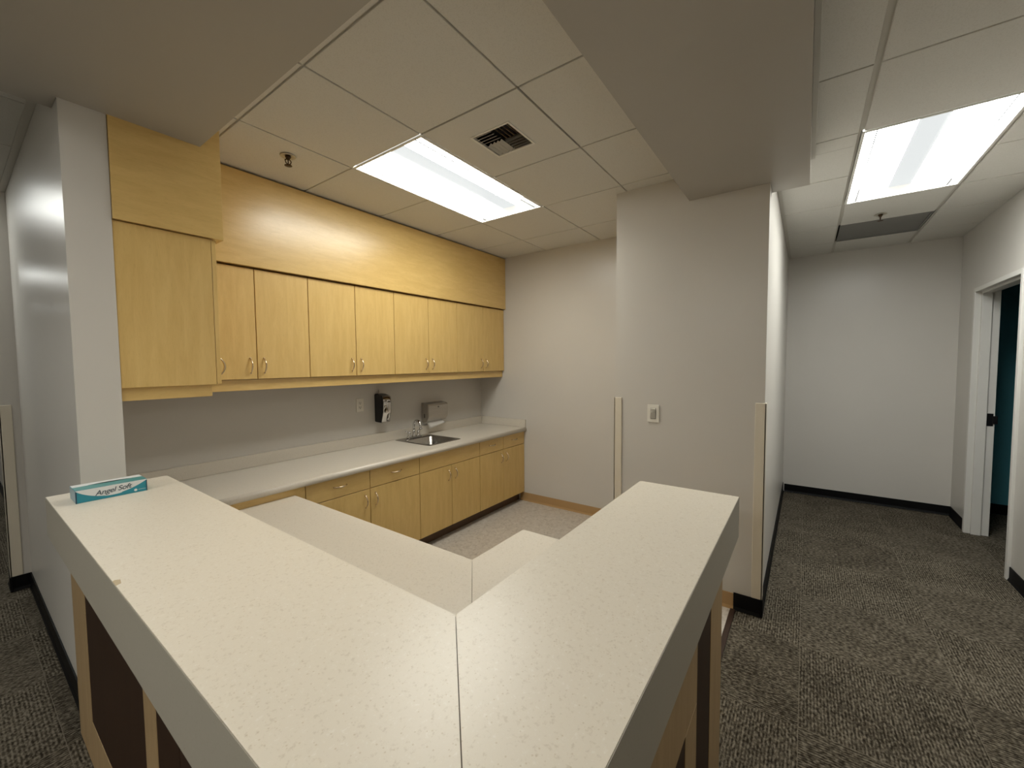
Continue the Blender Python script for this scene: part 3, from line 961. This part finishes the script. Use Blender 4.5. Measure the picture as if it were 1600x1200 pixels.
# right arm front
ya, yb = .235, .2600
bm = B(); box(bm, 1.447, 1.668, ya, yb, .001, ZBA - .0005, .001); obj('stile', bm, WOOD_TRIM, t)
bm = B(); box(bm, 1.100, 1.238, ya, yb, .001, .5650, .001); obj('stile', bm, WOOD_TRIM, t)
bm = B(); box(bm, .291, 1.238, ya, yb, .5665, ZBA - .0005, .001); obj('top_rail', bm, WOOD_TRIM, t)
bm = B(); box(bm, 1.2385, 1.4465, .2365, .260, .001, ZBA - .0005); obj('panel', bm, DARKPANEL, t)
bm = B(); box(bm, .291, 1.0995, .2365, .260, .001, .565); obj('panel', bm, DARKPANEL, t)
bm = B(); box(bm, 1.6605, 1.668, .2605, .370, .001, ZBA - .0005, .001); obj('end_panel', bm, WOOD_TRIM, t)

# ------------------------------------------------------------------ low desk inside the bar
ZD0, ZD = .712, .750
t = thing('desk', 'low L-shaped grey-beige laminate desk inside the service bar', 'desk', (0, 0, 0))
xi, yi_, xe, ye = 1.233, 1.095, 1.605, 2.5465
px, py = .4008, .3710
ang = math.atan2(yi_ - py, xi - px); ux, uy = -math.sin(ang) * .0006, math.cos(ang) * .0006
bm = B(); prism(bm, [(px, py + .002), (xi + ux, yi_ + uy), (xi, ye), (px, ye)], ZD0, ZD, .0005); obj('top_section', bm, DESKTOP, t)
bm = B(); prism(bm, [(px + .002, py), (xe, py), (xe, yi_), (xi - ux, yi_ - uy)], ZD0, ZD, .0005); obj('top_section', bm, DESKTOP, t)
bm = B(); prism(bm, [(px + .010, py + .006), (px + .014, py + .006), (xi - .004, yi_ - .006), (xi - .008, yi_ - .006)], ZD0 + .004, ZD - .0012); obj('joint', bm, MITRE, t)
bm = B(); box(bm, xe - .040, xe - .020, py + .002, yi_ - .06, .0045, ZD0 - .0005, .001); obj('support_panel', bm, WOOD, t)
bm = B(); box(bm, px + .002, xi - .06, ye - .080, ye - .060, .0045, ZD0 - .0005, .001); obj('support_panel', bm, WOOD, t)

# ------------------------------------------------------------------ tissue box on the bar
t = thing('tissue_box', 'flat teal and white tissue box on the left end of the bar', 'tissue box', (.257, 2.125, ZB + .0006))
Lx, Ly, Lz = .197, .108, .0465
bm = B(); box(bm, 0, Lx, 0, Ly, 0, Lz, .0008); obj('carton', bm, BOX_TEAL, t)
bm = B(); box(bm, -.0004, -.0001, .004, Ly - .001, .001, Lz - .001); obj('end_flap', bm, BOX_PALE, t)
bm = B(); box(bm, .0005, Lx - .0005, .0005, Ly * .60, Lz + .0001, Lz + .0004); obj('top_print', bm, BOX_GREEN, t)
bm = B(); box(bm, .0005, Lx - .0005, Ly * .60, Ly - .0005, Lz + .0001, Lz + .0004); obj('top_border', bm, BOX_WHITE, t)
bm = B(); tt = bmesh.new()
xs_ = [.040 + .120 * k / 12 for k in range(13)]
up_ = [tt.verts.new((x, Ly * .62 + .0065 * math.sin(math.pi * k / 12), Lz + .0008)) for k, x in enumerate(xs_)]
dn_ = [tt.verts.new((x, Ly * .62 - .0065 * math.sin(math.pi * k / 12) - .0004, Lz + .0008)) for k, x in enumerate(xs_)]
for k in range(12): tt.faces.new((dn_[k], dn_[k + 1], up_[k + 1], up_[k]))
bmesh.ops.solidify(tt, geom=list(tt.faces), thickness=.0003)
merge(bm, tt); obj('slot', bm, BOX_NAVY, t)
# white swoosh on the front
bm = B(); tt = bmesh.new()
up_, dn_ = [], []
nS = 24
for k in range(nS + 1):
    u = k / nS
    f = .06 + .72 * (1 - abs(2 * u ** .92 - 1) ** 2.0) * (1 if u < 1 else 1)
    f = max(.05, f)
    up_.append(tt.verts.new((.0006 + (Lx - .0012) * u, -.0003, Lz - .0004)))
    dn_.append(tt.verts.new((.0006 + (Lx - .0012) * u, -.0003, Lz * (1 - f))))
for k in range(nS): tt.faces.new((dn_[k], dn_[k + 1], up_[k + 1], up_[k]))
merge(bm, tt); obj('front_print', bm, BOX_WHITE, t)
bm = B(); box(bm, -.0002, .0030, -.0007, -.0004, 0, Lz * .93); obj('corner_band', bm, BOX_NAVY, t)
bm = B(); box(bm, Lx - .0026, Lx + .0002, -.0007, -.0004, 0, Lz * .9); obj('corner_band', bm, BOX_NAVY, t)
# brand lettering, raised from a text curve to a mesh
cu = bpy.data.curves.new('lettering', 'FONT')
cu.body = 'Angel Soft'; cu.size = .0255; cu.shear = .32; cu.extrude = .00015; cu.offset = .0002
cu.align_x = 'CENTER'; cu.space_character = .95
tmp = bpy.data.objects.new('lettering_curve', cu); COL.objects.link(tmp)
bpy.context.view_layer.update()
dg = bpy.context.evaluated_depsgraph_get()
me = bpy.data.meshes.new_from_object(tmp.evaluated_get(dg)); me.name = 'lettering'
bpy.data.objects.remove(tmp)
me.materials.clear(); me.materials.append(BOX_INK)
lt = bpy.data.objects.new('lettering', me); COL.objects.link(lt); lt.parent = t
lt.location = (.100, -.0008, .0200); lt.rotation_euler = (R(90), R(-4), 0)
bm = B(); tt = bmesh.new()
bmesh.ops.create_circle(tt, cap_ends=True, segments=20, radius=1.0, matrix=Matrix.Translation((.098, -.0008, .0130)) @ Matrix.Rotation(R(90), 4, 'X') @ Matrix.Diagonal((.026, .0042, 1, 1)))
bmesh.ops.solidify(tt, geom=list(tt.faces), thickness=.0002); merge(bm, tt); obj('banner', bm, BOX_WHITE, t)
bm = B(); tt = bmesh.new()
bmesh.ops.create_circle(tt, cap_ends=True, segments=20, radius=.0048, matrix=Matrix.Translation((.1625, -.0006, .0100)) @ Matrix.Rotation(R(90), 4, 'X'))
bmesh.ops.solidify(tt, geom=list(tt.faces), thickness=.0002); merge(bm, tt)
box(bm, .1700, .1920, -.0006, -.0004, .0098, .0108)
obj('seal', bm, BOX_WHITE, t)

# ------------------------------------------------------------------ camera
cd = bpy.data.cameras.new('camera'); cam = bpy.data.objects.new('camera', cd); COL.objects.link(cam)
cd.sensor_width = 36.0; cd.lens = 638.6 / 1600 * 36.0; cd.clip_start = .01; cd.clip_end = 60
yaw, pitch, roll = R(35.7227), R(-2.9648), R(-.446)
fw = Vector((math.cos(yaw) * math.cos(pitch), math.sin(yaw) * math.cos(pitch), math.sin(pitch)))
rt = Vector((math.sin(yaw), -math.cos(yaw), 0)); up = rt.cross(fw)
r2 = rt * math.cos(roll) + up * math.sin(roll); u2 = up * math.cos(roll) - rt * math.sin(roll)
mw = Matrix((( r2.x, u2.x, -fw.x, 0), (r2.y, u2.y, -fw.y, 0), (r2.z, u2.z, -fw.z, 1.557), (0, 0, 0, 1)))
cam.matrix_world = mw
sc.camera = cam

# ------------------------------------------------------------------ world, view
w = bpy.data.worlds.new('world'); sc.world = w; w.use_nodes = True
w.node_tree.nodes['Background'].inputs[0].default_value = (0, 0, 0, 1)
sc.view_settings.view_transform = 'Standard'
sc.view_settings.look = 'None'
sc.view_settings.gamma = 1.0
sc.view_settings.use_curve_mapping = False
sc.view_settings.exposure = 0.25
sc.cycles.use_denoising = True
sc.cycles.max_bounces = 14
sc.cycles.diffuse_bounces = 8
sc.cycles.glossy_bounces = 6
sc.cycles.sample_clamp_indirect = 8.0
